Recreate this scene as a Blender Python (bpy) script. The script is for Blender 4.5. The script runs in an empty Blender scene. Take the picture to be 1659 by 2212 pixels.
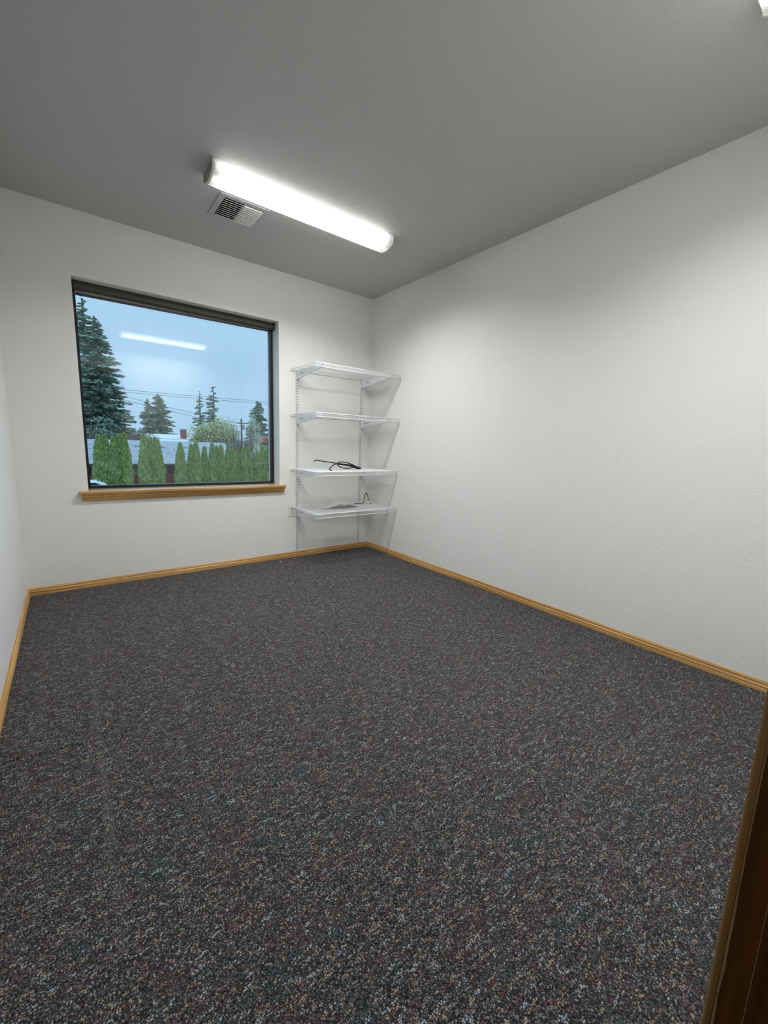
import bpy, bmesh, math, random
import numpy as np
from mathutils import Vector, Matrix

# ------------------------------------------------------------------ camera
SC = bpy.context.scene
COL = SC.collection
F_PX, YAW, PIT, ROL = 882.08, 0.6606, -0.1605, 0.0337
CAM = Vector((-2.599, -3.644, 1.115))
fw = Vector((math.sin(YAW)*math.cos(PIT), math.cos(YAW)*math.cos(PIT), math.sin(PIT)))
r0 = Vector((math.cos(YAW), -math.sin(YAW), 0)); u0 = r0.cross(fw)
rt = r0*math.cos(ROL) + u0*math.sin(ROL); up = -r0*math.sin(ROL) + u0*math.cos(ROL)
cd = bpy.data.cameras.new('camera'); cam = bpy.data.objects.new('camera', cd); COL.objects.link(cam)
M = Matrix((rt, up, -fw)).transposed().to_4x4(); M.translation = CAM
cam.matrix_world = M
cd.sensor_fit = 'HORIZONTAL'; cd.sensor_width = 36; cd.lens = 36*F_PX/1659; cd.clip_start = 0.02; cd.clip_end = 500
SC.camera = cam

# ------------------------------------------------------------------ sky, exposure
W = bpy.data.worlds.new('overcast_sky'); SC.world = W; W.use_nodes = True
wn, wl = W.node_tree.nodes, W.node_tree.links
bg = wn['Background']; tc = wn.new('ShaderNodeTexCoord'); mp = wn.new('ShaderNodeMapping'); nz = wn.new('ShaderNodeTexNoise')
mp.inputs['Scale'].default_value = (1, 1, 2.5); nz.inputs['Scale'].default_value = 1.6; nz.inputs['Detail'].default_value = 3
cr = wn.new('ShaderNodeValToRGB'); cr.color_ramp.elements[0].position = .35; cr.color_ramp.elements[1].position = .7
cr.color_ramp.elements[0].color = (.375, .62, .88, 1); cr.color_ramp.elements[1].color = (.43, .68, .93, 1)
wl.new(tc.outputs['Generated'], mp.inputs[0]); wl.new(mp.outputs[0], nz.inputs['Vector']); wl.new(nz.outputs['Fac'], cr.inputs[0])
wl.new(cr.outputs[0], bg.inputs['Color'])
# an overcast sky is brighter overhead than at the horizon
sx = wn.new('ShaderNodeSeparateXYZ'); wl.new(tc.outputs['Generated'], sx.inputs[0])
sq = wn.new('ShaderNodeMath'); sq.operation = 'POWER'; sq.use_clamp = True; wl.new(sx.outputs[2], sq.inputs[0]); sq.inputs[1].default_value = 2.6
ms = wn.new('ShaderNodeMath'); ms.operation = 'MULTIPLY_ADD'; wl.new(sq.outputs[0], ms.inputs[0]); ms.inputs[1].default_value = 2.6; ms.inputs[2].default_value = 1.02
wl.new(ms.outputs[0], bg.inputs['Strength'])
SC.view_settings.view_transform = 'Standard'; SC.view_settings.look = 'None'
SC.view_settings.gamma = 1; SC.view_settings.exposure = 0.0; SC.view_settings.use_curve_mapping = False
SC.cycles.max_bounces = 7; SC.cycles.diffuse_bounces = 4; SC.cycles.glossy_bounces = 2; SC.cycles.transmission_bounces = 3; SC.cycles.transparent_max_bounces = 12
SC.cycles.use_adaptive_sampling = True; SC.cycles.adaptive_threshold = .06
SC.cycles.caustics_reflective = False; SC.cycles.caustics_refractive = False
TUBE = 13.0            # radiance of the fluorescent tubes
LAMP_W = 24.0          # light each fixture throws down into the room

# ------------------------------------------------------------------ helpers
ORG = {}
def tag(o, label=None, cat=None, group=None, kind=None):
    if label: o['label'] = label
    if cat: o['category'] = cat
    if group: o['group'] = group
    if kind: o['kind'] = kind
    return o
def root(name, loc, label=None, cat=None, group=None, kind=None):
    o = bpy.data.objects.new(name, None); COL.objects.link(o); o.location = loc
    o.empty_display_size = .05
    ORG[o.name] = Vector(loc)
    return tag(o, label, cat, group, kind)
class MB:
    def __init__(s): s.v = []; s.f = []
    def add(s, v, f):
        n = len(s.v); s.v += [tuple(a) for a in v]; s.f += [tuple(i+n for i in q) for q in f]; return s
    def box(s, x0, x1, y0, y1, z0, z1):
        v = [(x, y, z) for z in (z0, z1) for y in (y0, y1) for x in (x0, x1)]
        return s.add(v, [(0,2,3,1),(4,5,7,6),(0,1,5,4),(2,6,7,3),(0,4,6,2),(1,3,7,5)])
    def tube(s, pts, r, n=6, cap=True):
        pts = [Vector(q) for q in pts]; rs = r if isinstance(r, (list, tuple)) else [r]*len(pts)
        V = []; prev = None
        for i, q in enumerate(pts):
            t = (pts[min(i+1, len(pts)-1)] - pts[max(i-1, 0)]).normalized()
            if prev is None:
                a = Vector((0,0,1)) if abs(t.z) < .9 else Vector((1,0,0)); a = (a - t*a.dot(t)).normalized()
            else:
                a = (prev - t*prev.dot(t)).normalized()
            prev = a; b = t.cross(a)
            V += [q + (a*math.cos(k*2*math.pi/n) + b*math.sin(k*2*math.pi/n))*rs[i] for k in range(n)]
        m = len(pts)
        Fc = [(i*n+k, i*n+(k+1)%n, (i+1)*n+(k+1)%n, (i+1)*n+k) for i in range(m-1) for k in range(n)]
        if cap: Fc += [tuple(range(n-1, -1, -1)), tuple(range((m-1)*n, m*n))]
        return s.add(V, Fc)
    def prism(s, poly, axis, a0, a1, m0=None, m1=None):
        """poly of 2-D points extruded along an axis; m0/m1 give each point its own mitred end"""
        n = len(poly); V = []
        for e, mm in ((a0, m0), (a1, m1)):
            for i, (p, q) in enumerate(poly):
                t = mm[i] if mm else e
                V.append((t, p, q) if axis == 'X' else (p, t, q) if axis == 'Y' else (p, q, t))
        return s.add(V, [tuple(range(n-1, -1, -1)), tuple(range(n, 2*n))] + [(i, (i+1) % n, n+(i+1) % n, n+i) for i in range(n)])
    def build(s, name, mat, parent=None, smooth=False, fix=True):
        org = ORG.get(parent.name, Vector()) if parent else Vector()
        me = bpy.data.meshes.new(name)
        me.from_pydata([(v[0]-org.x, v[1]-org.y, v[2]-org.z) for v in s.v], [], s.f)
        if fix:
            bm = bmesh.new(); bm.from_mesh(me); bmesh.ops.recalc_face_normals(bm, faces=bm.faces[:]); bm.to_mesh(me); bm.free()
        if smooth:
            me.polygons.foreach_set('use_smooth', [True]*len(me.polygons))
        me.materials.append(mat); me.update()
        o = bpy.data.objects.new(name, me); COL.objects.link(o)
        if parent: o.parent = parent
        ORG[o.name] = org
        return o
def bevel(o, w, seg=2):
    m = o.modifiers.new('bevel', 'BEVEL'); m.width = w; m.segments = seg; m.limit_method = 'ANGLE'; m.angle_limit = .6
    return o
def struct(name, mb, mat, parent=None, **k):
    o = mb.build(name, mat, parent, **k)
    if not parent: o['kind'] = 'structure'
    return o

# ------------------------------------------------------------------ materials
class NT:
    def __init__(s, name):
        s.m = bpy.data.materials.new(name); s.m.use_nodes = True
        s.n, s.l = s.m.node_tree.nodes, s.m.node_tree.links
        s.b = s.n['Principled BSDF']; s.out = s.n['Material Output']
        s._c = None
    def new(s, t, **k):
        d = s.n.new('ShaderNode'+t)
        for a, v in k.items(): setattr(d, a, v)
        return d
    def set(s, d, **k):
        for a, v in k.items(): d.inputs[a.replace('_', ' ')].default_value = v
        return d
    def link(s, a, b): s.l.new(a, b)
    def co(s, scale=(1,1,1)):
        if s._c is None: s._c = s.new('TexCoord')
        m = s.new('Mapping'); m.inputs['Scale'].default_value = scale
        s.link(s._c.outputs['Object'], m.inputs[0]); return m.outputs[0]
    def noise(s, scale, detail=2, vec=None, rough=.5):
        d = s.new('TexNoise'); d.inputs['Scale'].default_value = scale; d.inputs['Detail'].default_value = detail
        d.inputs['Roughness'].default_value = rough
        s.link(vec if vec is not None else s.co(), d.inputs['Vector']); return d.outputs['Fac']
    def ramp(s, fac, stops, interp='LINEAR'):
        d = s.new('ValToRGB'); e = d.color_ramp; e.interpolation = interp
        while len(e.elements) < len(stops): e.elements.new(.5)
        for el, (p, c) in zip(e.elements, stops): el.position = p; el.color = (*c, 1) if len(c) == 3 else c
        s.link(fac, d.inputs[0]); return d.outputs[0]
    def math(s, op, a, b=None, clamp=False):
        d = s.new('Math', operation=op); d.use_clamp = clamp
        for i, v in enumerate((a, b)):
            if v is None: continue
            if isinstance(v, (int, float)): d.inputs[i].default_value = v
            else: s.link(v, d.inputs[i])
        return d.outputs[0]
    def mix(s, fac, a, b):
        d = s.new('Mix', data_type='RGBA')
        for i, v in ((0, fac), (6, a), (7, b)):
            if isinstance(v, (int, float)): d.inputs[i].default_value = v
            elif isinstance(v, tuple): d.inputs[i].default_value = (*v, 1)
            else: s.link(v, d.inputs[i])
        return d.outputs[2]
    def bump(s, h, strength, dist):
        d = s.new('Bump'); d.inputs['Strength'].default_value = strength; d.inputs['Distance'].default_value = dist
        s.link(h, d.inputs['Height']); s.link(d.outputs[0], s.b.inputs['Normal'])
    def base(s, c, rough=.5, metal=0, spec=.5):
        if isinstance(c, tuple): s.b.inputs['Base Color'].default_value = (*c, 1)
        else: s.link(c, s.b.inputs['Base Color'])
        s.b.inputs['Roughness'].default_value = rough; s.b.inputs['Metallic'].default_value = metal
        s.b.inputs['Specular IOR Level'].default_value = spec
        return s.m

def plain(name, c, rough=.5, metal=0, var=.12, scale=30, spec=.5):
    t = NT(name); n = t.noise(scale, 3)
    return t.base(t.mix(n, tuple(x*(1-var) for x in c), tuple(min(1, x*(1+var)) for x in c)), rough, metal, spec)
def drywall(name, c, knock=.5, fine=.25, st=.42):
    t = NT(name)
    a = t.noise(95, 1)
    blob = t.ramp(a, [(.55, (0,0,0)), (.66, (1,1,1))]); h = t.math('ADD', t.math('MULTIPLY', blob, knock), t.math('MULTIPLY', t.noise(230, 1), fine))
    t.bump(h, st, .0022)
    v = t.noise(1.3, 1)
    return t.base(t.mix(v, tuple(x*.97 for x in c), c), .55, 0, .35)
def wood(name, light, dark, axis, rough=.38, freq=55):
    t = NT(name); sc = {'X': (1.2, freq, freq), 'Y': (freq, 1.2, freq), 'Z': (freq, freq, 1.2)}[axis]
    n = t.noise(1, 4, t.co(sc), .6); n2 = t.noise(4, 4, t.co(tuple(x*.25 for x in sc)), .5)
    f = t.math('ADD', t.math('MULTIPLY', n, .6), t.math('MULTIPLY', n2, .4))
    t.bump(n, .15, .0006)
    return t.base(t.ramp(f, [(.34, dark), (.5, tuple((a+b)/2 for a, b in zip(light, dark))), (.62, light)]), rough)

WALL = drywall('wall_paint', (.85, .85, .835))
WALLS = drywall('smooth_wall_paint', (.85, .85, .835), .25, .3, .26)
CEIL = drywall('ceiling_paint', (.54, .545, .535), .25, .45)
OAKX = wood('honey_oak_along_x', (.72, .44, .165), (.42, .215, .060), 'X')
OAKY = wood('honey_oak_along_y', (.72, .44, .165), (.42, .215, .060), 'Y')
JAMB = wood('dark_stained_jamb', (.150, .058, .009), (.070, .025, .003), 'Z', .5, 45)
JAMB.node_tree.nodes['Principled BSDF'].inputs['Specular IOR Level'].default_value = .15
CASE = wood('stained_casing', (.30, .165, .045), (.17, .088, .022), 'Z', .4, 70)
WORN_HIGHLIGHT = plain('worn_wood_and_highlight', (.36, .22, .10), .7)
BLACK = plain('black_window_metal', (.008, .009, .011), .35)
BRONZE = plain('bronze_blind_metal', (.058, .049, .039), .5)
BLINDGREY = plain('grey_blind_fabric', (.42, .42, .44), .8)
WIRE = plain('white_epoxy_wire', (.82, .83, .84), .35)
STEEL = plain('white_enamel_steel', (.80, .81, .83), .38)
SLOTG = plain('slot_shade_grey', (.10, .10, .11), .8)
DARK = plain('dark_void', (.012, .012, .014), .9)
LAMPW = plain('lamp_white_enamel', (.86, .86, .84), .45)
CREAM = plain('cream_plastic_cap', (.80, .79, .68), .45)
PLATE = plain('white_outlet_plastic', (.80, .79, .76), .4)
CORD = plain('black_cable_rubber', (.012, .012, .012), .45)
VENTW = plain('vent_painted_metal', (.50, .505, .50), .5)
SLATW = plain('vent_white_louvre', (.86, .86, .84), .4)
CAPG = plain('grey_cap_plate', (.30, .315, .32), .5)
STOOL = wood('varnished_oak_stool', (.72, .44, .165), (.42, .215, .060), 'X', .22)
STOOL.node_tree.nodes['Principled BSDF'].inputs['Coat Weight'].default_value = 1
STOOL.node_tree.nodes['Principled BSDF'].inputs['Coat Roughness'].default_value = .28
PLUGW = plain('white_plug_plastic', (.8, .8, .78), .4)
BRASS = plain('brass_connector', (.55, .38, .16), .35, 1)
PAPER = plain('white_paper', (.85, .85, .85), .8)

def carpet():
    t = NT('loop_pile_carpet')
    vo = t.new('TexVoronoi', feature='F1'); vo.inputs['Scale'].default_value = 262; vo.inputs['Randomness'].default_value = .82
    t.link(t.co((1, 1, .001)), vo.inputs['Vector'])
    sp = t.new('SeparateColor'); t.link(vo.outputs['Color'], sp.inputs[0]); R, G, B = sp.outputs
    pos = vo.outputs['Position']                       # in cell units of the mapped space: one colour per loop
    def pn(scale, sx, sy, seed, detail=1):
        m = t.new('Mapping'); m.inputs['Location'].default_value = (seed, seed*1.7, 0); m.inputs['Scale'].default_value = (sx, sy, .001)
        t.link(pos, m.inputs[0]); return t.noise(scale, detail, m.outputs[0])
    base = t.ramp(R, [(0, (.024, .022, .027)), (.20, (.108, .094, .108)), (.42, (.060, .065, .074)), (.58, (.225, .196, .204)), (.76, (.148, .160, .180)), (.88, (.390, .360, .366))], 'CONSTANT')
    tone = t.ramp(pn(95, 1, 1.6, 51.0, 2), [(.33, (.50,.50,.50)), (.52, (1,1,1)), (.68, (1.0,1.0,1.0))])      # darker and lighter plies
    tm_ = t.new('Mix', data_type='RGBA', blend_type='MULTIPLY'); tm_.inputs[0].default_value = 1
    t.link(base, tm_.inputs[6]); t.link(tone, tm_.inputs[7]); base = tm_.outputs[2]
    base = t.mix(t.ramp(pn(7, 1, 1.8, 4.4), [(.52, (0,0,0)), (.68, (.50,.50,.50))]), base, (.165, .074, .086))
    base = t.mix(t.ramp(pn(7, 1, 1.8, 41.0), [(.52, (0,0,0)), (.68, (.50,.50,.50))]), base, (.056, .112, .122))
    def fleck(scale, seed, lo, cell, thr, col, base):
        a = t.math('GREATER_THAN', pn(scale, 1, 3.2, seed), lo)
        return t.mix(t.math('MULTIPLY', a, t.math('GREATER_THAN', cell, thr)), base, col)
    base = fleck(27, 3.1, .62, G, .30, (.44, .53, .57), base)
    base = fleck(29, 9.7, .62, B, .30, (.54, .37, .26), base)
    base = fleck(30, 15.3, .64, G, .35, (.50, .43, .29), base)
    base = fleck(24, 22.9, .65, B, .40, (.30, .10, .095), base)
    base = fleck(40, 31.0, .50, G, .80, (.22, .215, .215), base)
    # pale worn track beside the left wall and the outline left by a chair mat
    s = t.new('SeparateXYZ'); t.link(t.co(), s.inputs[0]); X, Y, _ = s.outputs
    def band(c, at, w): return t.math('SUBTRACT', 1, t.math('DIVIDE', t.math('ABSOLUTE', t.math('SUBTRACT', c, at)), w), True)
    def rng(c, a, b): return t.math('MULTIPLY', t.math('GREATER_THAN', c, a), t.math('LESS_THAN', c, b))
    wear = t.math('MULTIPLY', band(X, -2.578, .016), rng(Y, -2.75, -.35))
    wear = t.math('ADD', wear, t.math('MULTIPLY', band(X, -1.455, .014), rng(Y, -3.55, -3.13)))
    wear = t.math('ADD', wear, t.math('MULTIPLY', band(Y, -3.125, .014), rng(X, -1.46, -.70)))
    wear = t.math('MULTIPLY', wear, t.math('MULTIPLY', t.noise(14, 3), .7))
    base = t.mix(wear, base, (.34, .33, .35))
    gap = t.ramp(vo.outputs['Distance'], [(.26, (1.22,1.22,1.27)), (.64, (.13,.13,.14))])      # shade between the loops, painted into the colour
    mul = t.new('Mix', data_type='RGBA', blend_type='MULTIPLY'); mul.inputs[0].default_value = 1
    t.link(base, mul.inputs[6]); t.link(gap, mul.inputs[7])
    h = t.math('ADD', t.math('SUBTRACT', 1, t.math('MULTIPLY', vo.outputs['Distance'], 1.5)), t.math('MULTIPLY', R, .7))
    h = t.math('ADD', h, t.math('MULTIPLY', t.noise(600, 2), .5))
    t.bump(h, 1.0, .0042)
    t.b.inputs['Sheen Weight'].default_value = .12; t.b.inputs['Sheen Roughness'].default_value = .6
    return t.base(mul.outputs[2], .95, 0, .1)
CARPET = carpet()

def glass():
    t = NT('window_glass'); lw = t.new('LayerWeight'); lw.inputs['Blend'].default_value = .5
    fac = t.math('ADD', .05, t.math('MULTIPLY', t.math('POWER', lw.outputs['Facing'], 5), .9))
    tr = t.new('BsdfTransparent'); tr.inputs[0].default_value = (.97, .985, .98, 1)
    gl = t.new('BsdfGlossy'); gl.inputs['Roughness'].default_value = .0; gl.inputs[0].default_value = (1, 1, 1, 1)
    mx = t.new('MixShader'); t.link(fac, mx.inputs[0]); t.link(tr.outputs[0], mx.inputs[1]); t.link(gl.outputs[0], mx.inputs[2])
    t.link(mx.outputs[0], t.out.inputs[0]); t.n.remove(t.b); return t.m
GLASS = glass()
def lens():
    t = NT('prismatic_lens'); tr = t.new('BsdfTransparent'); tr.inputs[0].default_value = (.95, .95, .95, 1)
    tl = t.new('BsdfTranslucent'); tl.inputs[0].default_value = (.9, .9, .9, 1)
    df = t.new('BsdfDiffuse'); df.inputs[0].default_value = (.85, .85, .84, 1)
    n = t.noise(350, 1)
    m1 = t.new('MixShader'); m1.inputs[0].default_value = .35; t.link(tl.outputs[0], m1.inputs[1]); t.link(df.outputs[0], m1.inputs[2])
    m2 = t.new('MixShader'); t.link(t.math('ADD', .48, t.math('MULTIPLY', n, .2)), m2.inputs[0])
    t.link(tr.outputs[0], m2.inputs[1]); t.link(m1.outputs[0], m2.inputs[2]); t.link(m2.outputs[0], t.out.inputs[0]); t.n.remove(t.b); return t.m
LENS = lens()
def emit(name, c, s):
    t = NT(name); e = t.new('Emission'); e.inputs[0].default_value = (*c, 1); e.inputs[1].default_value = s
    t.link(e.outputs[0], t.out.inputs[0]); t.n.remove(t.b); return t.m
def film():
    t = NT('crumpled_plastic_film'); tr = t.new('BsdfTransparent')
    t.base((.52, .53, .53), .3); mx = t.new('MixShader'); mx.inputs[0].default_value = .72
    t.bump(t.noise(60, 3), .5, .006)
    t.link(tr.outputs[0], mx.inputs[1]); t.link(t.b.outputs[0], mx.inputs[2]); t.link(mx.outputs[0], t.out.inputs[0]); return t.m
FILM = film()

# ------------------------------------------------------------------ room shell
H, RW = 2.59, 2.882
WX0, WX1, WZ0, WZ1 = -2.492, -1.024, .722, 2.174      # window opening
NY = -3.579                                            # room face of the near wall
DX0, DX1, DZ = -2.74, -1.90, 2.06                      # doorway
# carpet floor with two small ridges where it has loosened beside the left wall
xs = np.unique(np.concatenate([np.linspace(-4.6, .1, 24), np.linspace(-2.9, -2.5, 41)]))
ys = np.unique(np.concatenate([np.linspace(-6.3, .1, 28), np.linspace(-2.05, -1.80, 64), np.linspace(-1.80, -1.40, 50)]))
def ridge(x, y):
    h = 0
    for (ya, yb, amp) in ((-1.883, -1.930, .009), (-1.918, -1.958, .006), (-1.43, -1.445, .0022)):
        c = ya + (yb-ya)*(x+2.86)/.28
        fade = max(0, min(1, (-2.53-x)/.12))
        h += amp*math.exp(-((y-c)/.0085)**2)*fade*(.75+.25*math.sin(x*40))
    return h
fm = MB(); fm.v = [(float(x), float(y), ridge(x, y)) for y in ys for x in xs]; n = len(xs)
fm.f = [(j*n+i, j*n+i+1, (j+1)*n+i+1, (j+1)*n+i) for j in range(len(ys)-1) for i in range(n-1)]
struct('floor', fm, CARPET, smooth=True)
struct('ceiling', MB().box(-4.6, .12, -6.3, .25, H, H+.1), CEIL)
wb = MB(); T = .26
wb.box(-RW-.12, WX0, 0, T, -.1, H).box(WX1, .12, 0, T, -.1, H).box(WX0, WX1, 0, T, -.1, WZ0-.028).box(WX0, WX1, 0, T, WZ1, H)
struct('wall_back', wb, WALLS)
struct('wall_left', MB().box(-RW-.12, -RW, NY-.12, 0, -.1, H), WALL)
struct('wall_right', MB().box(0, .12, NY-.12, 0, -.1, H), WALL)
wn_ = MB().box(-RW, DX0-.02, NY-.12, NY, -.1, H).box(DX1+.02, 0, NY-.12, NY, -.1, H).box(DX0-.02, DX1+.02, NY-.12, NY, DZ+.02, H)
struct('wall_near', wn_, WALL)
struct('wall_hall_back', MB().box(-4.6, .12, -5.12, -5.0, -.1, H), WALL)
struct('wall_hall_left', MB().box(-4.6, -4.48, -5.0, NY-.12, -.1, H), WALL)
struct('wall_hall_right', MB().box(0, .12, -5.0, NY-.12, -.1, H), WALL)
struct('wall_hall_front', MB().box(-4.48, -RW-.12, NY-.12, NY, -.1, H), WALL)

BP = [(0, .0525), (.0030, .0525), (.0048, .0480), (.0052, .0450), (.0090, .0440), (.0095, .0415), (.0085, .0400), (.0040, .0385), (.0055, .0350),
      (.0090, .0310), (.0110, .0260), (.0110, .0222), (.0100, .0214), (.0055, .0206), (.0055, .0190), (.0118, .0182), (.0130, .0165), (.0130, 0), (0, 0)]
def baseboard(name, mat, axis, a0, a1, f, m0=0, m1=0):
    poly = [f(d, z) for d, z in BP]
    mb = MB().prism(poly, axis, a0, a1, [a0+m0*d for d, z in BP], [a1+m1*d for d, z in BP])
    return struct(name, mb, mat)
baseboard('baseboard_back', OAKX, 'X', -RW, 0, lambda d, z: (-d, z), 1, -1)
baseboard('baseboard_right', OAKY, 'Y', NY, 0, lambda d, z: (-d, z), 1, -1)
baseboard('baseboard_left', OAKY, 'Y', NY, 0, lambda d, z: (-RW+d, z), 1, -1)
baseboard('baseboard_near', OAKX, 'X', DX1+.075, 0, lambda d, z: (NY+d, z), 0, -1)

# door frame round the camera: jambs, stops, casing
dr = root('door_1', (DX1, NY, 0), kind='structure')
def bx(name, mat, par, *a, bev=0):
    o = MB().box(*a).build(name, mat, par)
    if bev: bevel(o, bev)
    return o
j = bx('jamb', JAMB, dr, DX1, DX1+.02, NY-.125, NY+.001, 0, DZ+.02)
random.seed(11); wm = MB(); zz = .02; ww = .0008
while zz < 1.5:                                         # chipped, bare arris of the jamb
    z2 = zz + .008 + .03*random.random(); w2 = max(.0002, min(.0018, ww + random.uniform(-.0010, .0010)))
    if random.random() < .06: w2 = .0026
    wm.add([(DX1-.0005, NY+.0012, zz), (DX1-.0005, NY-ww, zz), (DX1-.0005, NY-w2, z2), (DX1-.0005, NY+.0012, z2), (DX1+.002, NY+.0012, zz), (DX1+.002, NY-ww, zz), (DX1+.002, NY-w2, z2), (DX1+.002, NY+.0012, z2)],
           [(0, 1, 2, 3), (0, 4, 5, 1), (2, 6, 7, 3), (1, 5, 6, 2), (0, 3, 7, 4)])
    zz, ww = z2, w2
wm.build('wear_or_highlight_edge', WORN_HIGHLIGHT, j)
bx('jamb', JAMB, dr, DX0-.02, DX0, NY-.125, NY+.001, 0, DZ+.02)
bx('jamb', JAMB, dr, DX0, DX1, NY-.125, NY+.001, DZ, DZ+.02)
ds = bx('door_stop', JAMB, dr, DX1-.011, DX1, NY-.075, NY-.030, 0, DZ, bev=.0015)
bx('wear_or_highlight_edge', WORN_HIGHLIGHT, ds, DX1-.0114, DX1-.0104, NY-.0306, NY-.0297, .03, 1.0)  # highlight along the stop's corner, painted as a pale strip
bx('door_stop', JAMB, dr, DX0, DX0+.011, NY-.075, NY-.030, 0, DZ, bev=.0015)
bx('door_stop', JAMB, dr, DX0+.011, DX1-.011, NY-.075, NY-.030, DZ-.011, DZ, bev=.0015)
bx('casing', CASE, dr, DX1+.004, DX1+.062, NY, NY+.012, 0, DZ+.062, bev=.003)
bx('casing', CASE, dr, DX0-.062, DX0-.004, NY, NY+.012, 0, DZ+.062, bev=.003)
bx('casing', CASE, dr, DX0-.004, DX1+.004, NY, NY+.012, DZ+.004, DZ+.062, bev=.003)

# window: black frame, pane, oak stool and apron
wi = root('window_1', (-1.758, .16, WZ0), kind='structure')
FY0, FY1, FWD = .137, .19, .020
bx('frame_rail', BLACK, wi, WX0, WX1, FY0, FY1, WZ0, WZ0+FWD)
bx('frame_rail', BLACK, wi, WX0, WX1, FY0, FY1, WZ1-.05, WZ1)
bx('frame_stile', BLACK, wi, WX0, WX0+FWD, FY0, FY1, WZ0+FWD, WZ1-.05)
bx('frame_stile', BLACK, wi, WX1-FWD-.004, WX1, FY0, FY1, WZ0+FWD, WZ1-.05)
bx('glazing_bead', BLINDGREY, wi, WX1-FWD-.009, WX1-FWD-.004, .168, .178, WZ0+FWD, WZ1-.05)
pg = MB().add([(WX0+.01, .165, WZ0+.01), (WX1-.01, .165, WZ0+.01), (WX1-.01, .165, WZ1-.03), (WX0+.01, .165, WZ1-.03)], [(0, 1, 2, 3)])
pg.build('pane', GLASS, wi, fix=False)
pg2 = MB().add([(WX0+.01, .178, WZ0+.01), (WX1-.01, .178, WZ0+.01), (WX1-.01, .178, WZ1-.03), (WX0+.01, .178, WZ1-.03)], [(0, 1, 2, 3)])
pg2.build('pane', GLASS, wi, fix=False)
si = root('trim_1', (-1.76, -.02, .70), kind='structure')
st = MB().box(-2.546, -.979, -.046, 0, .702, .722).box(WX0, WX1, 0, FY0, .694, .722)
bevel(st.build('stool', STOOL, si), .003)
AP = [(0, .702), (-.040, .702), (-.040, .694), (-.034, .690), (-.033, .680), (-.027, .672), (-.024, .668), (-.022, .660), (-.018, .656), (-.016, .648), (0, .648)]
AL = [-2.540 + .010*i/10*1 for i in range(11)]; AR = [-.983 - .012*i/10 for i in range(11)]
MB().prism(AP, 'X', 0, 0, AL, AR).build('apron', OAKX, si)

# roller blind at the head of the window
rb = root('roller_blind', (-1.76, .07, 2.17), 'dark bronze roller blind rolled up at the top of the window', 'blind')
cs = [(.082, 2.172), (.078, 2.162), (.076, 2.142), (.079, 2.124), (.087, 2.117), (.108, 2.116), (.116, 2.122), (.118, 2.142), (.116, 2.172)]
bevel(MB().prism(cs, 'X', WX0+.012, WX1-.016).build('cassette', BRONZE, rb), .002)
ce = [(.079, 2.1735), (.074, 2.162), (.072, 2.140), (.076, 2.120), (.085, 2.112), (.115, 2.111), (.129, 2.117), (.132, 2.140), (.130, 2.1735)]
MB().prism(ce, 'X', WX0+.006, WX0+.012).build('end_bracket', BLACK, rb)
MB().prism(ce, 'X', WX1-.016, WX1-.010).build('end_bracket', BLACK, rb)
def slant(name, mat, y0, y1, xa, xb, za0, za1, zb0, zb1):
    v = [(xa, y0, za0), (xb, y0, zb0), (xb, y1, zb0), (xa, y1, za0), (xa, y0, za1), (xb, y0, zb1), (xb, y1, zb1), (xa, y1, za1)]
    return MB().add(v, [(0, 1, 2, 3), (4, 7, 6, 5), (0, 4, 5, 1), (1, 5, 6, 2), (2, 6, 7, 3), (3, 7, 4, 0)]).build(name, mat, rb)
slant('fabric', BLINDGREY,   .1205, .1215, WX0+.016, WX1-.035, 2.100, 2.150, 2.110, 2.150)
bevel(slant('hem_bar', BRONZE,  .1195, .1285, WX0+.006, WX1-.028, 2.086, 2.104, 2.101, 2.1135), .003)

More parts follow.
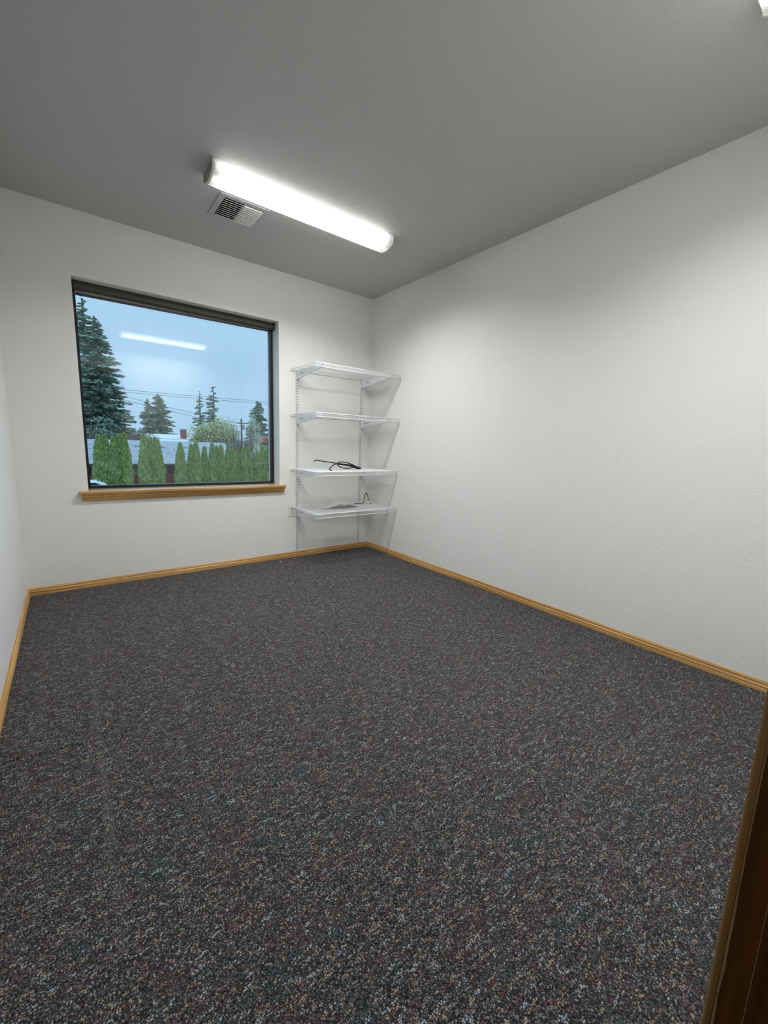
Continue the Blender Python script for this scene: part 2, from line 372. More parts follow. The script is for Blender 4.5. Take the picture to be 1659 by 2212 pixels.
# ------------------------------------------------------------------ ceiling lights
def fixture(x0, x1, y0, y1, label, gain):
    tm = emit('fluorescent_tube', (.99, 1.0, .97), TUBE*gain)
    yc = (y0+y1)/2; w = (y1-y0)/2
    r = root('ceiling_light', ((x0+x1)/2, yc, H), label, 'ceiling light', 'fluorescent wraparound lights on the ceiling')
    prof = [(y0, H-.001), (y0, H-.022), (y0+.002, H-.046)]
    for i in range(1, 12):
        a = i/12*2-1; prof.append((yc + a*(w-.002), H-.046-.030*(1-a*a)))
    prof += [(y1-.002, H-.046), (y1, H-.022), (y1, H-.001)]
    # lens: an open trough
    mb = MB(); nseg = 24
    for k in range(nseg+1):
        x = x0+.006 + (x1-x0-.012)*k/nseg; mb.v += [(x, y, z) for y, z in prof]
    m = len(prof); mb.f = [(k*m+i, k*m+i+1, (k+1)*m+i+1, (k+1)*m+i) for k in range(nseg) for i in range(m-1)]
    mb.build('lens', LENS, r, smooth=False)
    for xa, xb in ((x0, x0+.006), (x1-.006, x1)):
        big = [(yc+(y-yc)*1.02, H-(H-z)*1.03) for y, z in prof]
        cap = MB().prism(prof, 'X', xa+.001, xb-.001).build('end_cap', CAPG, r)
        rim = MB(); m2 = len(big); sm = [(yc+(y-yc)*.965, H-.004-(H-.004-z)*.95) for y, z in prof]
        rim.v = [(x, y, z) for x in (xa-.003, xb+.003) for ring in (big, sm) for y, z in ring]
        q = lambda e, g, i: (e*2+g)*m2+i
        for i in range(m2-1):
            rim.f += [(q(0,0,i), q(0,0,i+1), q(0,1,i+1), q(0,1,i)), (q(1,0,i), q(1,1,i), q(1,1,i+1), q(1,0,i+1)),
                      (q(0,0,i), q(1,0,i), q(1,0,i+1), q(0,0,i+1)), (q(0,1,i), q(0,1,i+1), q(1,1,i+1), q(1,1,i))]
        rim.build('cap_rim', CREAM, cap)
    MB().box(x0+.01, x1-.01, y0+.012, y1-.012, H-.006, H-.001).box(x0+.012, x1-.012, yc-.022, yc+.022, H-.030, H-.006).build('housing', LAMPW, r)
    for s in (-1, 1):
        tb = MB().tube([(x0+.055, yc+s*.046, H-.040), (x1-.055, yc+s*.046, H-.040)], .0128, 12).build('tube', tm, r, smooth=True)
        for xe in (x0+.03, x1-.055):
            MB().tube([(xe, yc+s*.046, H-.040), (xe+.025, yc+s*.046, H-.040)], .0132, 12).build('tube_cap', LAMPW, tb)
            MB().box(xe-.006 if xe < yc-99 or xe < (x0+x1)/2 else xe+.025, xe if xe < (x0+x1)/2 else xe+.031, yc+s*.046-.012, yc+s*.046+.012, H-.056, H-.006).build('lamp_holder', LAMPW, tb)
    ld = bpy.data.lights.new('lamp_light', 'AREA'); ld.shape = 'RECTANGLE'; ld.size = x1-x0-.11; ld.size_y = .13
    ld.energy = LAMP_W*gain; ld.color = (.99, 1.0, .97); ld.spread = math.radians(150)
    lo = bpy.data.objects.new('lamp_light', ld); COL.objects.link(lo); lo.parent = r; lo.location = (0, 0, -.0785)
    return r
fixture(-1.877, -.648, -1.141, -.955, 'long fluorescent ceiling light in front of the square air vent', 1.0)
fixture(-1.915, -.686, -3.305, -3.119, 'fluorescent ceiling light cut off by the top right corner of the picture', .80)

# ------------------------------------------------------------------ ceiling vent
ve = root('air_vent', (-1.60, -.70, H), 'square white air vent with two banks of louvres behind the ceiling light', 'vent')
vx0, vx1, vy0, vy1 = -1.752, -1.449, -.857, -.544; ix0, ix1, iy0, iy1 = -1.718, -1.474, -.822, -.580
fr = MB().box(vx0, vx1, vy0, iy0, H-.007, H).box(vx0, vx1, iy1, vy1, H-.007, H).box(vx0, ix0, iy0, iy1, H-.007, H).box(ix1, vx1, iy0, iy1, H-.007, H)
bevel(fr.build('frame', VENTW, ve), .002)
bx('duct', DARK, ve, ix0, ix1, iy0, iy1, H-.0015, H-.0005)
ns = 10; pit = (iy1-iy0)/ns
def slat(x0, x1, y, sgn, name='louvre'):
    dy, dz, th = (.0098, .0052, .0009) if sgn > 0 else (.0040, .0031, .0006)
    a = Vector((0, dy*sgn, dz)); nrm = Vector((0, -dz*sgn, dy)).normalized()*th
    c = Vector((0, y, H-.0088)); P = [c-a-nrm, c+a-nrm, c+a+nrm, c-a+nrm]
    return MB().prism([(q.y, q.z) for q in P], 'X', x0, x1).build(name, SLATW, ve)
xm = -1.597
for i in range(ns):
    y = iy0 + (i+.5)*pit
    slat(ix0+.003, xm-.004, y, 1); slat(xm+.004, ix1-.002, y, -1)
bx('centre_bar', VENTW, ve, xm-.0022, xm+.0022, iy0, iy1, H-.010, H-.002)

# ------------------------------------------------------------------ wire shelving
UX = (-.849, -.125); SZ = (1.784, 1.378, .873, .500)
UN = ('beside the window', 'beside the room corner')
SN = ('at the top', 'second from top', 'third from top', 'at the bottom')
for k, x in enumerate(UX):
    r = root('shelf_upright', (x, 0, .053), 'white slotted steel shelf upright on the wall ' + UN[k], 'shelf upright', 'slotted shelf uprights on the back wall')
    z0, z1, d = .053, 1.80, .013
    cx = [-.0125, -.0092, -.0040, .0040, .0092, .0125]; rows = []; z = z0
    while z + .025 < z1:
        rows += [(z, z+.0055, 0), (z+.0055, z+.0195, 1), (z+.0195, z+.025, 0)]; z += .025
    rows.append((z, z1, 0)); mb = MB()
    for (a, b, s) in rows:
        for i in range(5):
            if s and i in (1, 3): continue
            mb.add([(x+cx[i], -d, a), (x+cx[i+1], -d, a), (x+cx[i+1], -d, b), (x+cx[i], -d, b)], [(0, 1, 2, 3)])
    for sx in (-1, 1):
        mb.add([(x+sx*.0125, -d, z0), (x+sx*.0125, -.0005, z0), (x+sx*.0125, -.0005, z1), (x+sx*.0125, -d, z1)], [(0, 1, 2, 3)])
    mb.add([(x-.0125, -d, z1), (x+.0125, -d, z1), (x+.0125, -.0005, z1), (x-.0125, -.0005, z1)], [(0, 1, 2, 3)])
    mb.build('channel', STEEL, r)
    bx('slot_shade', SLOTG, r, x-.011, x+.011, -.0030, -.0010, z0+.002, z1-.004)  # grey plate added to darken the slots, standing in for their shade
def bracket(x, z, k, i):
    r = root('shelf_bracket', (x, -.013, z-.085), 'white bracket under the wire shelf %s, on the upright %s' % (SN[i], ('near the window', 'near the corner')[k]), 'shelf bracket', 'brackets under the wire shelves')
    poly = [(-.0135, -.006), (-.462, -.006), (-.485, -.012), (-.480, -.030), (-.440, -.036), (-.0135, -.088)]
    bevel(MB().prism([(y, z+h) for y, h in poly], 'X', x-.0065, x+.0065).build('arm', STEEL, r), .001)
    for yy in (-.095, -.135):
        MB().tube([(x-.0072, yy, z-.040), (x+.0072, yy, z-.040)], .0062, 10).build('punched_hole', DARK, r)
    for dz in (-.030, -.075):
        MB().box(x-.003, x+.003, -.0150, -.0105, z+dz-.008, z+dz+.006).build('hook', STEEL, r)
XL, XR, YB, YF, LIP = -.918, -.006, -.014, -.500, .036
def shelf(i, z):
    where = ('empty wire shelf, the topmost of the four', 'empty wire shelf, second from the top', 'wire shelf that carries the coiled black cable', 'lowest wire shelf, carrying the crumpled plastic bag')[i]
    r = root('wire_shelf', ((XL+XR)/2, -.25, z), 'white ' + where, 'shelf', 'wire shelves in the corner')
    mb = MB(); n = 72
    for k in range(n+1):
        x = XL+.004 + (XR-XL-.008)*k/n
        mb.tube([(x, YB, z), (x, YF+.003, z), (x, YF-.001, z-.006), (x, YF-.001, z-LIP)], .00145, 4)
    tag(mb.build('deck_wires', WIRE, r), kind='stuff')
    for nm, y, zz, rr in (('back_rod', YB, z-.004, .003), ('support_rod', -.175, z-.004, .0028), ('support_rod', -.335, z-.004, .0028),
                          ('front_rod', YF+.004, z-.002, .0034), ('lip_rod', YF-.0045, z-LIP, .0034)):
        MB().tube([(XL, y, zz), (XR, y, zz)], rr, 8).build(nm, WIRE, r, smooth=True)
for i, z in enumerate(SZ):
    shelf(i, z)
    for k, x in enumerate(UX): bracket(x, z, k, i)

# outlet
ou = root('wall_outlet', (-.902, 0, .468), 'white duplex wall outlet below the window sill, left of the upright', 'outlet')
bevel(MB().box(-.938, -.866, -.006, 0, .406, .530).build('cover_plate', PLATE, ou), .0025)
for zc in (.448, .488):
    f = MB().tube([(-.902, -.0055, zc), (-.902, -.0085, zc)], .0165, 16).build('receptacle', PLATE, ou)
    for sx in (-.0064, .0064):
        MB().box(-.902+sx-.0011, -.902+sx+.0011, -.0090, -.0084, zc-.002, zc+.0075).build('slot', DARK, f)
    MB().tube([(-.902, -.0084, zc-.008), (-.902, -.0090, zc-.008)], .0026, 8).build('slot', DARK, f)
MB().tube([(-.902, -.0058, .468), (-.902, -.0072, .468)], .0028, 10).build('screw', STEEL, ou)

# black cable on the third shelf
def smooth_path(P, n=8):
    P = [Vector(q) for q in P]; out = []
    for i in range(len(P)-1):
        a, b, c, d = P[max(i-1, 0)], P[i], P[i+1], P[min(i+2, len(P)-1)]
        for k in range(n):
            t = k/n; out.append(.5*((2*b)+(c-a)*t+(2*a-5*b+4*c-d)*t*t+(3*b-a-3*c+d)*t**3))
    return out + [P[-1]]
z3 = SZ[2]
cb = root('coiled_cable', (-.5, -.27, z3+.002), 'black coiled cable with a knotted loop lying on the third wire shelf', 'cable')
path = [(-.795, -.25, .948), (-.793, -.25, .956), (-.785, -.25, .961), (-.770, -.25, .962), (-.67, -.25, .950), (-.551, -.25, .934), (-.461, -.25, .923), (-.377, -.25, .909),
        (-.300, -.24, .895), (-.284, -.24, .889), (-.300, -.255, .888), (-.351, -.26, .910), (-.419, -.25, .936), (-.494, -.25, .949), (-.535, -.255, .943), (-.551, -.26, .930),
        (-.547, -.265, .914), (-.518, -.27, .897), (-.460, -.275, .887), (-.393, -.27, .893), (-.345, -.26, .902), (-.296, -.258, .893), (-.282, -.262, .887), (-.300, -.270, .889),
        (-.380, -.268, .915), (-.470, -.285, .926), (-.552, -.31, .934), (-.629, -.37, .934), (-.668, -.385, .928), (-.698, -.385, .907), (-.712, -.385, .889), (-.703, -.39, .880), (-.690, -.395, .8775)]
MB().tube(smooth_path(path), .0048, 8).build('cord', CORD, cb, smooth=True)
path2 = [(-.55, -.262, .926), (-.47, -.262, .918), (-.39, -.258, .905), (-.31, -.252, .892), (-.279, -.25, .884), (-.31, -.245, .882), (-.36, -.245, .895), (-.45, -.255, .921), (-.54, -.258, .936)]
MB().tube(smooth_path(path2), .0048, 8).build('cord_loop', CORD, cb, smooth=True)

# plastic bag and the little plug on the lowest shelf
z4 = SZ[3]; random.seed(4)
bg_ = root('plastic_bag', (-.51, -.24, z4), 'crumpled grey clear plastic bag slumped on the lowest wire shelf', 'bag')
from mathutils import noise as mn
def lerp_tab(u, tab):
    for (a, b), (c, d) in zip(tab, tab[1:]):
        if u <= c: return b+(d-b)*(u-a)/(c-a)
    return tab[-1][1]
mb = MB(); nu, nv = 60, 20
TOP = [(0, .004), (.12, .010), (.20, .034), (.33, .062), (.50, .068), (.66, .064), (.80, .044), (.92, .016), (1, .004)]
BOT = [(0, .001), (.12, .002), (.20, .004), (.33, .016), (.50, .022), (.66, .018), (.80, .004), (.92, .002), (1, .001)]
WID = [(0, .020), (.12, .050), (.3, .075), (.5, .080), (.7, .078), (.88, .060), (1, .022)]
for i in range(nu+1):
    u = i/nu; x = -.715+.405*u; t_, b_, w_ = lerp_tab(u, TOP), lerp_tab(u, BOT), lerp_tab(u, WID)
    for k in range(nv):
        a_ = k/nv*6.2832; cc, ss = math.cos(a_), math.sin(a_)
        y = -.25 + w_*(abs(cc)**.7)*(1 if cc > 0 else -1) + .012*math.sin(u*9)
        z = (t_+b_)/2 + (t_-b_)/2*(abs(ss)**.8)*(1 if ss > 0 else -1)
        q = Vector((x*22, y*22, z*30)); c1 = mn.noise(q); c2 = abs(mn.noise(q*2.1+Vector((3, 1, 7))))
        mb.v.append((x+.008*c1, y+.010*c2, z4+.0025+max(.0, z+.010*c1*(t_/.06)-.008*c2*(t_/.06))))
mb.f = [(i*nv+k, i*nv+(k+1) % nv, (i+1)*nv+(k+1) % nv, (i+1)*nv+k) for i in range(nu) for k in range(nv)]
mb.f += [tuple(range(nv)), tuple(range(nu*nv, (nu+1)*nv))]
mb.build('film', FILM, bg_, smooth=False)
pl = root('plug_lead', (-.11, -.17, z4), 'small white plug with a looped black lead on the lowest wire shelf', 'plug')
MB().tube(smooth_path([(-.245, -.10, z4+.006), (-.20, -.11, z4+.0055), (-.160, -.13, z4+.012), (-.154, -.15, z4+.045), (-.148, -.15, z4+.090), (-.131, -.15, z4+.119), (-.113, -.15, z4+.095), (-.103, -.15, z4+.055), (-.100, -.155, z4+.040)]), .0034, 8).build('lead', CORD, pl, smooth=True)
MB().tube([(-.100, -.155, z4+.042), (-.099, -.156, z4+.026)], .0056, 8).build('ferrule', BRASS, pl)
bevel(MB().box(-.118, -.080, -.178, -.140, z4+.003, z4+.026).build('plug_body', PLUGW, pl), .006, 3)
bx('plug_face', CORD, pl, -.100, -.086, -.1795, -.177, z4+.007, z4+.018)
MB().tube([(-.083, -.165, z4+.012), (-.062, -.175, z4+.008)], .003, 8).build('pin', STEEL, pl)
MB().tube([(-.083, -.150, z4+.012), (-.064, -.156, z4+.006)], .003, 8).build('pin', STEEL, pl)

# speck of paper on the carpet
ps = MB().add([(-1.084, -.128, .004), (-1.074, -.131, .006), (-1.071, -.121, .009), (-1.080, -.118, .007), (-1.0785, -.125, .0125)], [(0, 1, 4), (1, 2, 4), (2, 3, 4), (3, 0, 4), (3, 2, 1, 0)]).build('paper_scrap', PAPER)
tag(ps, 'tiny white paper scrap on the carpet near the back baseboard', 'paper')

# ------------------------------------------------------------------ outside
GZ = -3.4
def leafmat(name, a, b, rough=.75):
    t = NT(name); n = t.noise(1.4, 3); g = t.new('NewGeometry')
    c = t.mix(t.math('ADD', t.math('MULTIPLY', n, .5), t.math('MULTIPLY', g.outputs['Random Per Island'], .5)), a, b)
    return t.base(c, rough, 0, .2)
FIR = leafmat('dark_fir_needles', (.17, .235, .195), (.38, .46, .33))
FIR2 = leafmat('blue_green_needles', (.17, .26, .21), (.36, .46, .33))
THUJA = leafmat('arborvitae_green', (.22, .32, .10), (.60, .69, .27))
WILLOW = leafmat('pale_spring_leaves', (.46, .52, .20), (.72, .74, .38))
BLOSSOM = leafmat('white_blossom', (.58, .62, .46), (.82, .84, .72))
TWIG = plain('bare_twigs', (.17, .13, .11), .9)
BARK = plain('grey_brown_bark', (.11, .085, .065), .9)
BRUSH = leafmat('brown_winter_brush', (.16, .11, .09), (.27, .20, .16))
def roofmat(name, a, b):
    t = NT(name); n = t.noise(9, 3, t.co((1, 2.5, 2.5))); w = t.new('TexBrick')
    w.inputs['Scale'].default_value = 1; w.inputs['Brick Width'].default_value = .33; w.inputs['Row Height'].default_value = .16
    w.inputs['Mortar Size'].default_value = .008; w.inputs['Color1'].default_value = (*a, 1); w.inputs['Color2'].default_value = (*b, 1)
    w.inputs['Mortar'].default_value = tuple(x*.5 for x in a) + (1,)
    t.link(t.co(), w.inputs['Vector'])
    return t.base(t.mix(t.ramp(n, [(.40, (0,0,0)), (.62, (.7,.7,.7))]), w.outputs['Color'], b), .9)
SHINGLE = roofmat('grey_shingle', (.18, .185, .20), (.42, .42, .44))
REDROOF = roofmat('red_shingle', (.30, .10, .07), (.42, .18, .13))
PALEROOF = plain('pale_roof', (.62, .64, .66), .8)
BLUEWALL = plain('blue_grey_siding', (.11, .155, .19), .8)
CREAMWALL = plain('cream_siding', (.55, .54, .50), .8)
EAVE = plain('white_eave_board', (.55, .57, .60), .6)
SOFFIT = plain('brown_soffit', (.05, .045, .045), .8)
REDFENCE = plain('red_fence_boards', (.26, .045, .05), .8, var=.25, scale=4)
REDBRICK = plain('red_brick', (.34, .11, .08), .9)
GREY = plain('grey_metal', (.42, .43, .45), .5)
CARW = plain('white_car_paint', (.80, .82, .84), .25)
CARG = plain('car_glass', (.02, .025, .03), .1)
RUBBER = plain('tyre_rubber', (.02, .02, .02), .8)
POLE = plain('weathered_pole', (.15, .125, .11), .9)
LINE = plain('dark_wire', (.05, .05, .055), .6)
GROUND = NT('asphalt_and_grass')
GROUND = GROUND.base(GROUND.ramp(GROUND.noise(.15, 4), [(.42, (.16, .165, .17)), (.56, (.10, .15, .06))]), .95)
struct('ground', MB().add([(-60, .3, GZ), (110, .3, GZ), (110, 200, GZ), (-60, 200, GZ)], [(0, 1, 2, 3)]), GROUND)

def cards(name, mat, parent, P, D, L, Wd, seed, extra=None):
    """many small kite shaped leaves: centre P, direction D, length L, width Wd"""
    rg = np.random.default_rng(seed); n = len(P)
    D = D/np.linalg.norm(D, axis=1, keepdims=True); R = rg.normal(size=(n, 3)); S = np.cross(D, R); S /= np.linalg.norm(S, axis=1, keepdims=True)+1e-9
    L = np.asarray(L).reshape(-1, 1)*np.ones((n, 1)); Wd = np.asarray(Wd).reshape(-1, 1)*np.ones((n, 1))
    V = np.stack([P - D*L*.5, P + S*Wd*.5, P + D*L*.5, P - S*Wd*.5], 1).reshape(-1, 3)
    Fq = np.arange(4*n).reshape(-1, 4)
    mb = MB(); mb.v = V.tolist(); mb.f = Fq.tolist()
    if extra: mb.add(extra.v, extra.f)
    return mb.build(name, mat, parent, fix=False)
def conifer(name, label, x, y, top, R, mat, seed, nb=150, per=46, group='conifers beyond the houses', zlow=None, sparse=1.0, pw=.85, leaf=.5, z0=GZ):
    rg = np.random.default_rng(seed); hgt = top - z0
    r = root(name, (x, y, z0), label, 'tree', group)
    MB().tube([(x, y, z0), (x, y, z0+hgt*.6), (x, y, top-.2)], [.022*hgt*.6, .010*hgt, .02], 8).build('trunk', BARK, r)
    zl = (zlow if zlow is not None else z0+hgt*.12)
    P = []; D = []; L = []
    for b in range(nb):
        t = (b+rg.random())/nb; t = 1-(1-t)**.8 if True else t
        z = zl + (top-zl)*t; Lb = R*((1-t)**pw)*(.55+.6*rg.random()) + .12
        a = rg.random()*6.283; dv = np.array([math.cos(a), math.sin(a), 0]); m = max(5, int(per*(.35+Lb/R)*sparse))
        s = rg.random(m)**.75; droop = .18*Lb
        c = np.array([x, y, z]) + dv*(s*Lb)[:, None]; c[:, 2] += -droop*s + .35*droop*np.maximum(0, s-.6)*2.5
        c += rg.normal(size=(m, 3))*np.array([.12, .12, .06])*min(1, Lb)
        side = np.array([-dv[1], dv[0], 0]); sg = rg.choice([-1, 1], m)[:, None]
        d = dv*.8 + side*sg*(.7*rg.random(m)[:, None]) + np.array([0, 0, -.25]) + rg.normal(size=(m, 3))*.15
        P.append(c); D.append(d); L.append(leaf*(.6+.7*rg.random(m))*(.55+.45*min(1, Lb/1.5)))
    P, D, L = np.concatenate(P), np.concatenate(D), np.concatenate(L)
    cards('foliage', mat, r, P, D, L, L*.36, seed)
    return r
conifer('fir_tree', 'tallest dark fir tree, its thin top just under the blind', .10, 58.4, 17.15, 3.9, FIR, 1, 260, 70, 'fir trees at the left of the window', zlow=-1, leaf=.55)
conifer('fir_tree', 'dark fir tree with drooping boughs right of the tallest fir', 1.0, 57.2, 14.9, 3.9, FIR, 2, 300, 80, 'fir trees at the left of the window', zlow=1.8, leaf=.55, pw=.75)
conifer('fir_tree', 'lower dark fir filling the left window edge', -1.4, 60.5, 11.5, 4.0, FIR, 3, 200, 60, 'fir trees at the left of the window', zlow=-1)
conifer('conifer', 'small pointed conifer left of the broad conifer behind the pale roof', 12.5, 103.3, 9.7, 3.6, FIR2, 5, 160, 46, leaf=.8)
conifer('conifer', 'broad green conifer rising behind the pale roof', 14.9, 104.5, 11.1, 4.4, FIR2, 6, 220, 60, leaf=.8, pw=.55)
conifer('conifer', 'thin conifer with a leaning top, left of the taller pair', 20.2, 89.7, 11.1, 2.3, FIR2, 7, 80, 30, leaf=.8, sparse=.9)
conifer('conifer', 'tallest conifer behind the pale green tree', 23.2, 90.5, 12.6, 2.7, FIR2, 8, 95, 30, leaf=.8, sparse=.85, pw=.6)
conifer('conifer', 'dense conical conifer behind the white blossom tree', 35.0, 96.5, 10.8, 3.2, FIR2, 9, 240, 60, leaf=.8, pw=.5)
conifer('conifer', 'dark conifer half hidden by the right window frame', 39.6, 99.0, 7.2, 2.8, FIR2, 10, 120, 46, leaf=.8)
conifer('conifer', 'small far conifer peeping over the roofs beside the chimney', 22.5, 140.0, 4.8, 2.6, FIR2, 12, 70, 30, leaf=.9)

def bush(name, label, cx, cy, cz, rx, rz, mat, seed, n, leaf, cat='shrub', group=None, twigs=0):
    rg = np.random.default_rng(seed); r = root(name, (cx, cy, GZ), label, cat, group)
    mb = MB(); mb.tube([(cx, cy, GZ), (cx, cy, cz)], [.12, .05], 6)
    for i in range(twigs):
        a = rg.random()*6.283; e = rg.random()*1.2+.15; l = .6+.5*rg.random()
        m = (cx+math.cos(a)*rx*.35, cy+math.sin(a)*rx*.35, GZ+.35*(cz-GZ))
        q = (cx+math.cos(a)*math.cos(e)*rx*l, cy+math.sin(a)*math.cos(e)*rx*l, cz+math.sin(e)*rz*l)
        mb.tube([(cx, cy, GZ+.2*(cz-GZ)), m, q], [.05, .035, .012], 4)
        for j in range(4):
            f = .45+.5*rg.random(); s = [m[k]+(q[k]-m[k])*f for k in range(3)]
            w = [s[0]+rg.normal()*.28*rx, s[1]+rg.normal()*.28*rx, s[2]+(.1+.3*rg.random())*rz]
            mb.tube([s, w], [.018, .006], 3)
    mb.build('branches', TWIG if twigs else BARK, r)
    d = rg.normal(size=(n, 3)); d /= np.linalg.norm(d, axis=1, keepdims=True); rad = rg.random(n)**.4
    lump = 1+.22*np.sin(d[:, 0]*5+seed)+.2*np.sin(d[:, 2]*6+d[:, 1]*4+seed*2)
    P = np.array([cx, cy, cz]) + d*(rad*lump)[:, None]*np.array([rx, rx*.8, rz])
    cards('leaves', mat, r, P, d+rg.normal(size=(n, 3))*.8, leaf*(.6+.8*rg.random(n)), leaf*.5, seed)
    return r
bush('shrub', 'dark green bushy tree under the boughs of the tall firs', 1.2, 55, .9, 2.5, 2.1, FIR, 21, 3600, .36)
bush('shrub', 'dark green bush at the left window edge below the firs', -1.4, 54, .3, 2.1, 2.3, FIR, 22, 3000, .36)
bush('shrub', 'low dark green bush between the firs and the far conifers', 4.3, 62, .4, 1.9, 1.9, FIR2, 23, 2200, .38)
bush('brush', 'brown bare brush behind the left end of the shingle roof', 1.2, 54, .9, 2.8, 1.2, BRUSH, 24, 1800, .22, 'bush', twigs=40)
bush('brush', 'brown bare brush left of the pale far roof', 4.8, 54.5, .6, 2.1, 1.2, BRUSH, 25, 1300, .22, 'bush', twigs=36)
bush('spring_tree', 'pale yellow-green spring tree left of the two tall conifers\' feet', 12.4, 58, 1.6, 1.4, 1.8, WILLOW, 31, 1500, .24, 'tree', 'pale spring trees behind the hedge', 26)
bush('spring_tree', 'widest pale yellow-green spring tree in the middle of the view', 14.6, 57, 2.0, 2.3, 2.1, WILLOW, 32, 2600, .24, 'tree', 'pale spring trees behind the hedge', 44)
bush('spring_tree', 'thin leafing spring tree left of the utility pole', 16.9, 59, 1.9, 1.7, 2.1, WILLOW, 33, 1200, .22, 'tree', 'pale spring trees behind the hedge', 40)
bush('blossom_tree', 'white blossoming tree right of the utility pole', 19.3, 56.5, 1.8, 1.05, 2.9, BLOSSOM, 34, 2600, .22, 'tree', None, 30)
bush('blossom_tree', 'low white blossom bush beside the red roofed house', 18.6, 52.5, -.3, 1.1, 1.2, BLOSSOM, 35, 800, .17, 'tree', None, 16)
bush('brush', 'grey leafless bush above the right part of the hedge', 16.6, 54, .3, 1.7, 1.3, BRUSH, 36, 700, .18, 'bush', twigs=60)
bush('brush', 'brown leafless bush behind the right end of the shingle roof', 12.6, 52, .3, 1.6, .9, BRUSH, 37, 900, .2, 'bush', twigs=40)

def thuja(x, top, w, seed, label, group, y=33.95):
    rg = np.random.default_rng(seed); h = top-GZ; r = root('arborvitae', (x, y, GZ), label, 'shrub', group)
    ts = np.linspace(0, 1, 13)
    def rad(t): return w*np.clip(np.minimum(.85+.9*t, 1.05)*np.power(np.clip(1-t, 0, 1), .55)*1.25, 0.02, 1.0)
    core = MB(); core.tube([(x, y, GZ+h*t*.985) for t in ts], [float(rad(t)*.86) for t in ts], 10)
    n = 2100; t = rg.random(n)**.85; a = rg.random(n)*6.283
    rr = rad(t)*(.86+.20*rg.random(n)+.09*np.sin(a*3+t*16+seed))
    P = np.stack([x+np.cos(a)*rr, y+np.sin(a)*rr, GZ+h*t], 1)
    D = np.stack([np.cos(a)*.45, np.sin(a)*.45, np.ones(n)*.9], 1)+rg.normal(size=(n, 3))*.28
    cards('foliage', THUJA, r, P, D, .18+.20*rg.random(n), .12, seed, core)
    MB().tube([(x, y, GZ-.01), (x, y, GZ+.4)], .05, 6).build('stem', BARK, r)
ords = ('first', 'second', 'third', 'fourth', 'fifth', 'sixth', 'seventh', 'eighth', 'ninth', 'tenth', 'eleventh', 'twelfth', 'thirteenth', 'fourteenth', 'fifteenth')
for i, (x, tz) in enumerate([(-.68, 1.20), (-.26, 1.18), (.27, 1.10), (.66, 1.26), (1.00, 1.40)]):
    thuja(x, tz, .42, 50+i, '%s arborvitae from the left in the wide hedge clump at the left' % ords[i], 'arborvitae clump at the left', 33.95+.15*(i % 2))
for i, (x, tz) in enumerate([(2.30, 1.36), (2.70, 1.02), (3.05, 1.12), (3.27, .97)]):
    thuja(x, tz, .42 if i else .46, 60+i, '%s arborvitae from the left in the narrow middle clump' % ords[i], 'arborvitae clump in the middle', 33.95+.15*(i % 2))
row = [(4.92, .75), (5.80, .68), (6.16, .94), (6.85, .47), (7.47, .82), (7.88, .57), (8.20, .64), (8.88, .86), (9.27, .30), (9.68, .17), (10.19, .61), (10.70, .52), (11.46, .20), (12.00, .74), (12.45, .45)]
for i, (x, tz) in enumerate(row):
    thuja(x, tz, .46 if i == 0 else .37, 70+i, '%s arborvitae from the left in the long hedge row' % ords[i], 'long arborvitae hedge row', 33.95+.15*(i % 2))

# red board fence
fe = root('board_fence', (3, 35.6, GZ), 'red board fence behind the arborvitae clumps', 'fence')
me0 = None
for i in range(58):
    x = -3.2+i*.15
    if me0 is None:
        b0 = MB().box(-.072, .072, -.011, .011, 0, 1.5).build('board', REDFENCE); me0 = b0.data; b = b0
    else:
        b = bpy.data.objects.new('board', me0); COL.objects.link(b)
    b.parent = fe; b.location = (x-3, 0, .03+.012*((i*7) % 3)); ORG[b.name] = Vector(fe.location)
for zz in (.35, 1.2): bx('rail', REDFENCE, fe, -3.3, 5.55, 35.612, 35.652, GZ+zz, GZ+zz+.09)
for i in range(5):
    xp = -3.2+i*2.15; bx('post', REDFENCE, fe, xp, xp+.1, 35.653, 35.753, GZ, GZ+1.5)

# grey shingle house
hs = root('shingle_house', (3.2, 44, GZ), 'low house with grey shingle roof and blue-grey wall behind the hedge', 'house')
yE, yR, zE, zR, xa, xb = 40.0, 45.5, -1.20, .84, -7.5, 12.0
sl = (zR-zE)/(yR-yE)
bx('wall', BLUEWALL, hs, xa+.4, 10.6, yE+.6, 50.4, GZ, zE+.02)
rm = MB().add([(xa, yE, zE), (10.9, yE, zE), (xb, yR, zR), (xa, yR, zR), (10.9, 51, zE), (xa, 51, zE),
               (xa, yE, zE-.08), (10.9, yE, zE-.08), (10.9, 51, zE-.08), (xa, 51, zE-.08)],
              [(0, 1, 2, 3), (3, 2, 4, 5), (1, 4, 2), (0, 3, 5), (0, 6, 7, 1), (1, 7, 8, 4), (4, 8, 9, 5), (5, 9, 6, 0), (6, 9, 8, 7)])
rf = rm.build('roof', SHINGLE, hs)
bx('gutter', EAVE, rf, xa, 10.9, yE-.10, yE, zE-.10, zE+.01)
bx('soffit', SOFFIT, hs, xa+.3, 10.8, yE+.02, yE+.6, zE-.14, zE-.09)
for vx in (3.06, 5.19, 7.29, 9.43):
    vy = 43.9; vz = zE+(vy-yE)*sl
    v = MB().box(vx-.16, vx+.16, vy-.16, vy+.16, vz-.08, vz+.06).box(vx-.24, vx+.24, vy-.22, vy+.22, vz+.06, vz+.12).build('roof_vent', EAVE, rf)
MB().tube([(6.12, 42.7, zE+2.7*sl-.1), (6.12, 42.7, zE+2.7*sl+.35)], .05, 8).build('vent_pipe', GREY, rf)
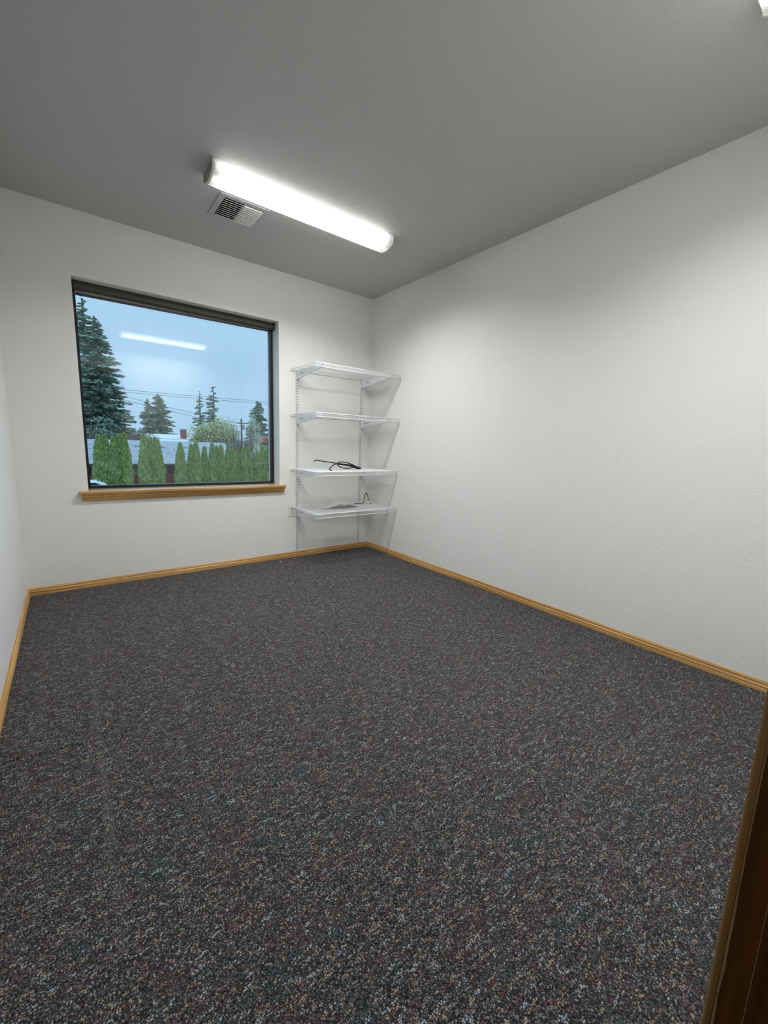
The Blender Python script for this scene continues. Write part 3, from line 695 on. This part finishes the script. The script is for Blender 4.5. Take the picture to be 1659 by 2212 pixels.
for wx in (-2.2, 4.9):
    w_ = bx('window', EAVE, hs, wx, wx+1.3, yE+.56, yE+.6, GZ+.95, zE-.25)
    bx('window_glass', CARG, w_, wx+.07, wx+1.23, yE+.54, yE+.56, GZ+1.02, zE-.32)
# far house with chimney and gable
h2 = root('far_house', (9, 64, GZ), 'far house with pale roof, brick chimney and small gable', 'house')
bx('wall', CREAMWALL, h2, 4.2, 14.5, 62.6, 72, GZ, .75)
MB().add([(3.6, 62, .70), (15.0, 62, .70), (15.0, 67, 1.75), (3.6, 67, 1.75), (15.0, 72.5, .7), (3.6, 72.5, .7)], [(0, 1, 2, 3), (3, 2, 4, 5), (1, 4, 2), (0, 3, 5), (0, 5, 4, 1)]).build('roof', PALEROOF, h2)
ch = bx('chimney', REDBRICK, h2, 11.2, 11.95, 64.2, 64.9, .9, 2.50)
bx('chimney_cap', PALEROOF, ch, 11.1, 12.05, 64.1, 65.0, 2.50, 2.66)
gb = MB().prism([(11.4, .55), (13.4, .55), (12.4, 1.70)], 'Y', 61.0, 66).build('gable_wall', CREAMWALL, h2)
MB().prism([(11.1, .50), (12.4, 1.82), (13.7, .50), (13.5, .48), (12.4, 1.66), (11.3, .48)], 'Y', 60.7, 66.3).build('gable_roof', PALEROOF, h2)
# red roofed house at the right edge
h3 = root('red_roof_house', (27.5, 71, GZ), 'house with a red roof half hidden by the right window frame', 'house')
bx('wall', CREAMWALL, h3, 25.3, 33, 70, 77, GZ, .85)
MB().add([(24.8, 69.3, .75), (33.5, 69.3, .75), (31.5, 73.5, 2.2), (26.4, 73.5, 2.2), (33.5, 77.6, .75), (24.8, 77.6, .75)], [(0, 1, 2, 3), (3, 2, 4, 5), (1, 4, 2), (0, 3, 5), (0, 5, 4, 1)]).build('roof', REDROOF, h3)
MB().prism([(25.3, .85), (27.2, .85), (26.2, 2.05)], 'Y', 68.9, 73).build('gable_wall', REDROOF, h3)

# pole and wires
up_ = root('utility_pole', (17.36, 55.7, GZ), 'wooden utility pole among the spring trees', 'pole')
MB().tube([(17.36, 55.7, GZ), (17.36, 55.7, 4.25)], [.14, .10], 8).build('post', POLE, up_)
bx('crossarm', POLE, up_, 16.6, 18.1, 55.63, 55.77, 3.55, 3.67)
MB().tube([(17.62, 55.6, 2.7), (17.62, 55.6, 3.4)], .17, 10).build('transformer', GREY, up_)
def wire(a, b, sag, label, r=.022):
    P = [Vector(a).lerp(Vector(b), i/14) - Vector((0, 0, sag*4*(i/14)*(1-i/14))) for i in range(15)]
    tag(MB().tube(P, r, 5).build('power_line', LINE), label, 'power line', 'overhead power lines')
wire((-14, 53, 6.50), (32, 53, 6.85), .18, 'upper of the two long power lines crossing the sky')
wire((-14, 53, 6.25), (32, 53, 6.55), .18, 'lower of the two long power lines crossing the sky')
wire((1.5, 53, 6.05), (17.36, 55.7, 3.50), .1, 'upper of the two power lines sloping down to the utility pole')
wire((1.5, 53, 5.65), (17.36, 55.7, 3.10), .1, 'lower of the two power lines sloping down to the utility pole')
wire((4.5, 53, 1.10), (24, 53.2, 1.12), .05, 'lowest power line, level with the roof ridges', .02)

# white car at the lower left
car = root('white_car', (-1.6, 30.5, GZ), 'white car parked at the lower left corner of the window', 'car')
SP = [(-3.9, .35), (-3.95, .75), (-3.75, 1.0), (-3.2, 1.08), (-2.6, 1.46), (-2.0, 1.50), (-1.1, 1.48), (-.62, 1.25), (-.25, .98), (.45, .88), (.72, .70), (.75, .35)]
bevel(MB().prism([(x, GZ+z) for x, z in SP], 'Y', 29.9, 31.6).build('body', CARW, car), .06, 3)
MB().prism([(x, GZ+z) for x, z in [(-3.0, 1.08), (-2.5, 1.40), (-1.2, 1.41), (-.55, 1.05)]], 'Y', 29.885, 29.91).build('side_window', CARG, car)
MB().add([(-1.06, 30.05, GZ+1.465), (-1.06, 31.45, GZ+1.465), (-.30, 31.5, GZ+1.02), (-.30, 30.0, GZ+1.02)], [(0, 1, 2, 3)]).build('windscreen', CARG, car)
for wx in (-3.0, -.15):
    for wy in (29.86, 31.44):
        w_ = MB().tube([(wx, wy, GZ+.32), (wx, wy+.2, GZ+.32)], .32, 18).build('wheel', RUBBER, car)
        MB().tube([(wx, wy-.01, GZ+.32), (wx, wy+.21, GZ+.32)], .19, 14).build('hubcap', GREY, w_)
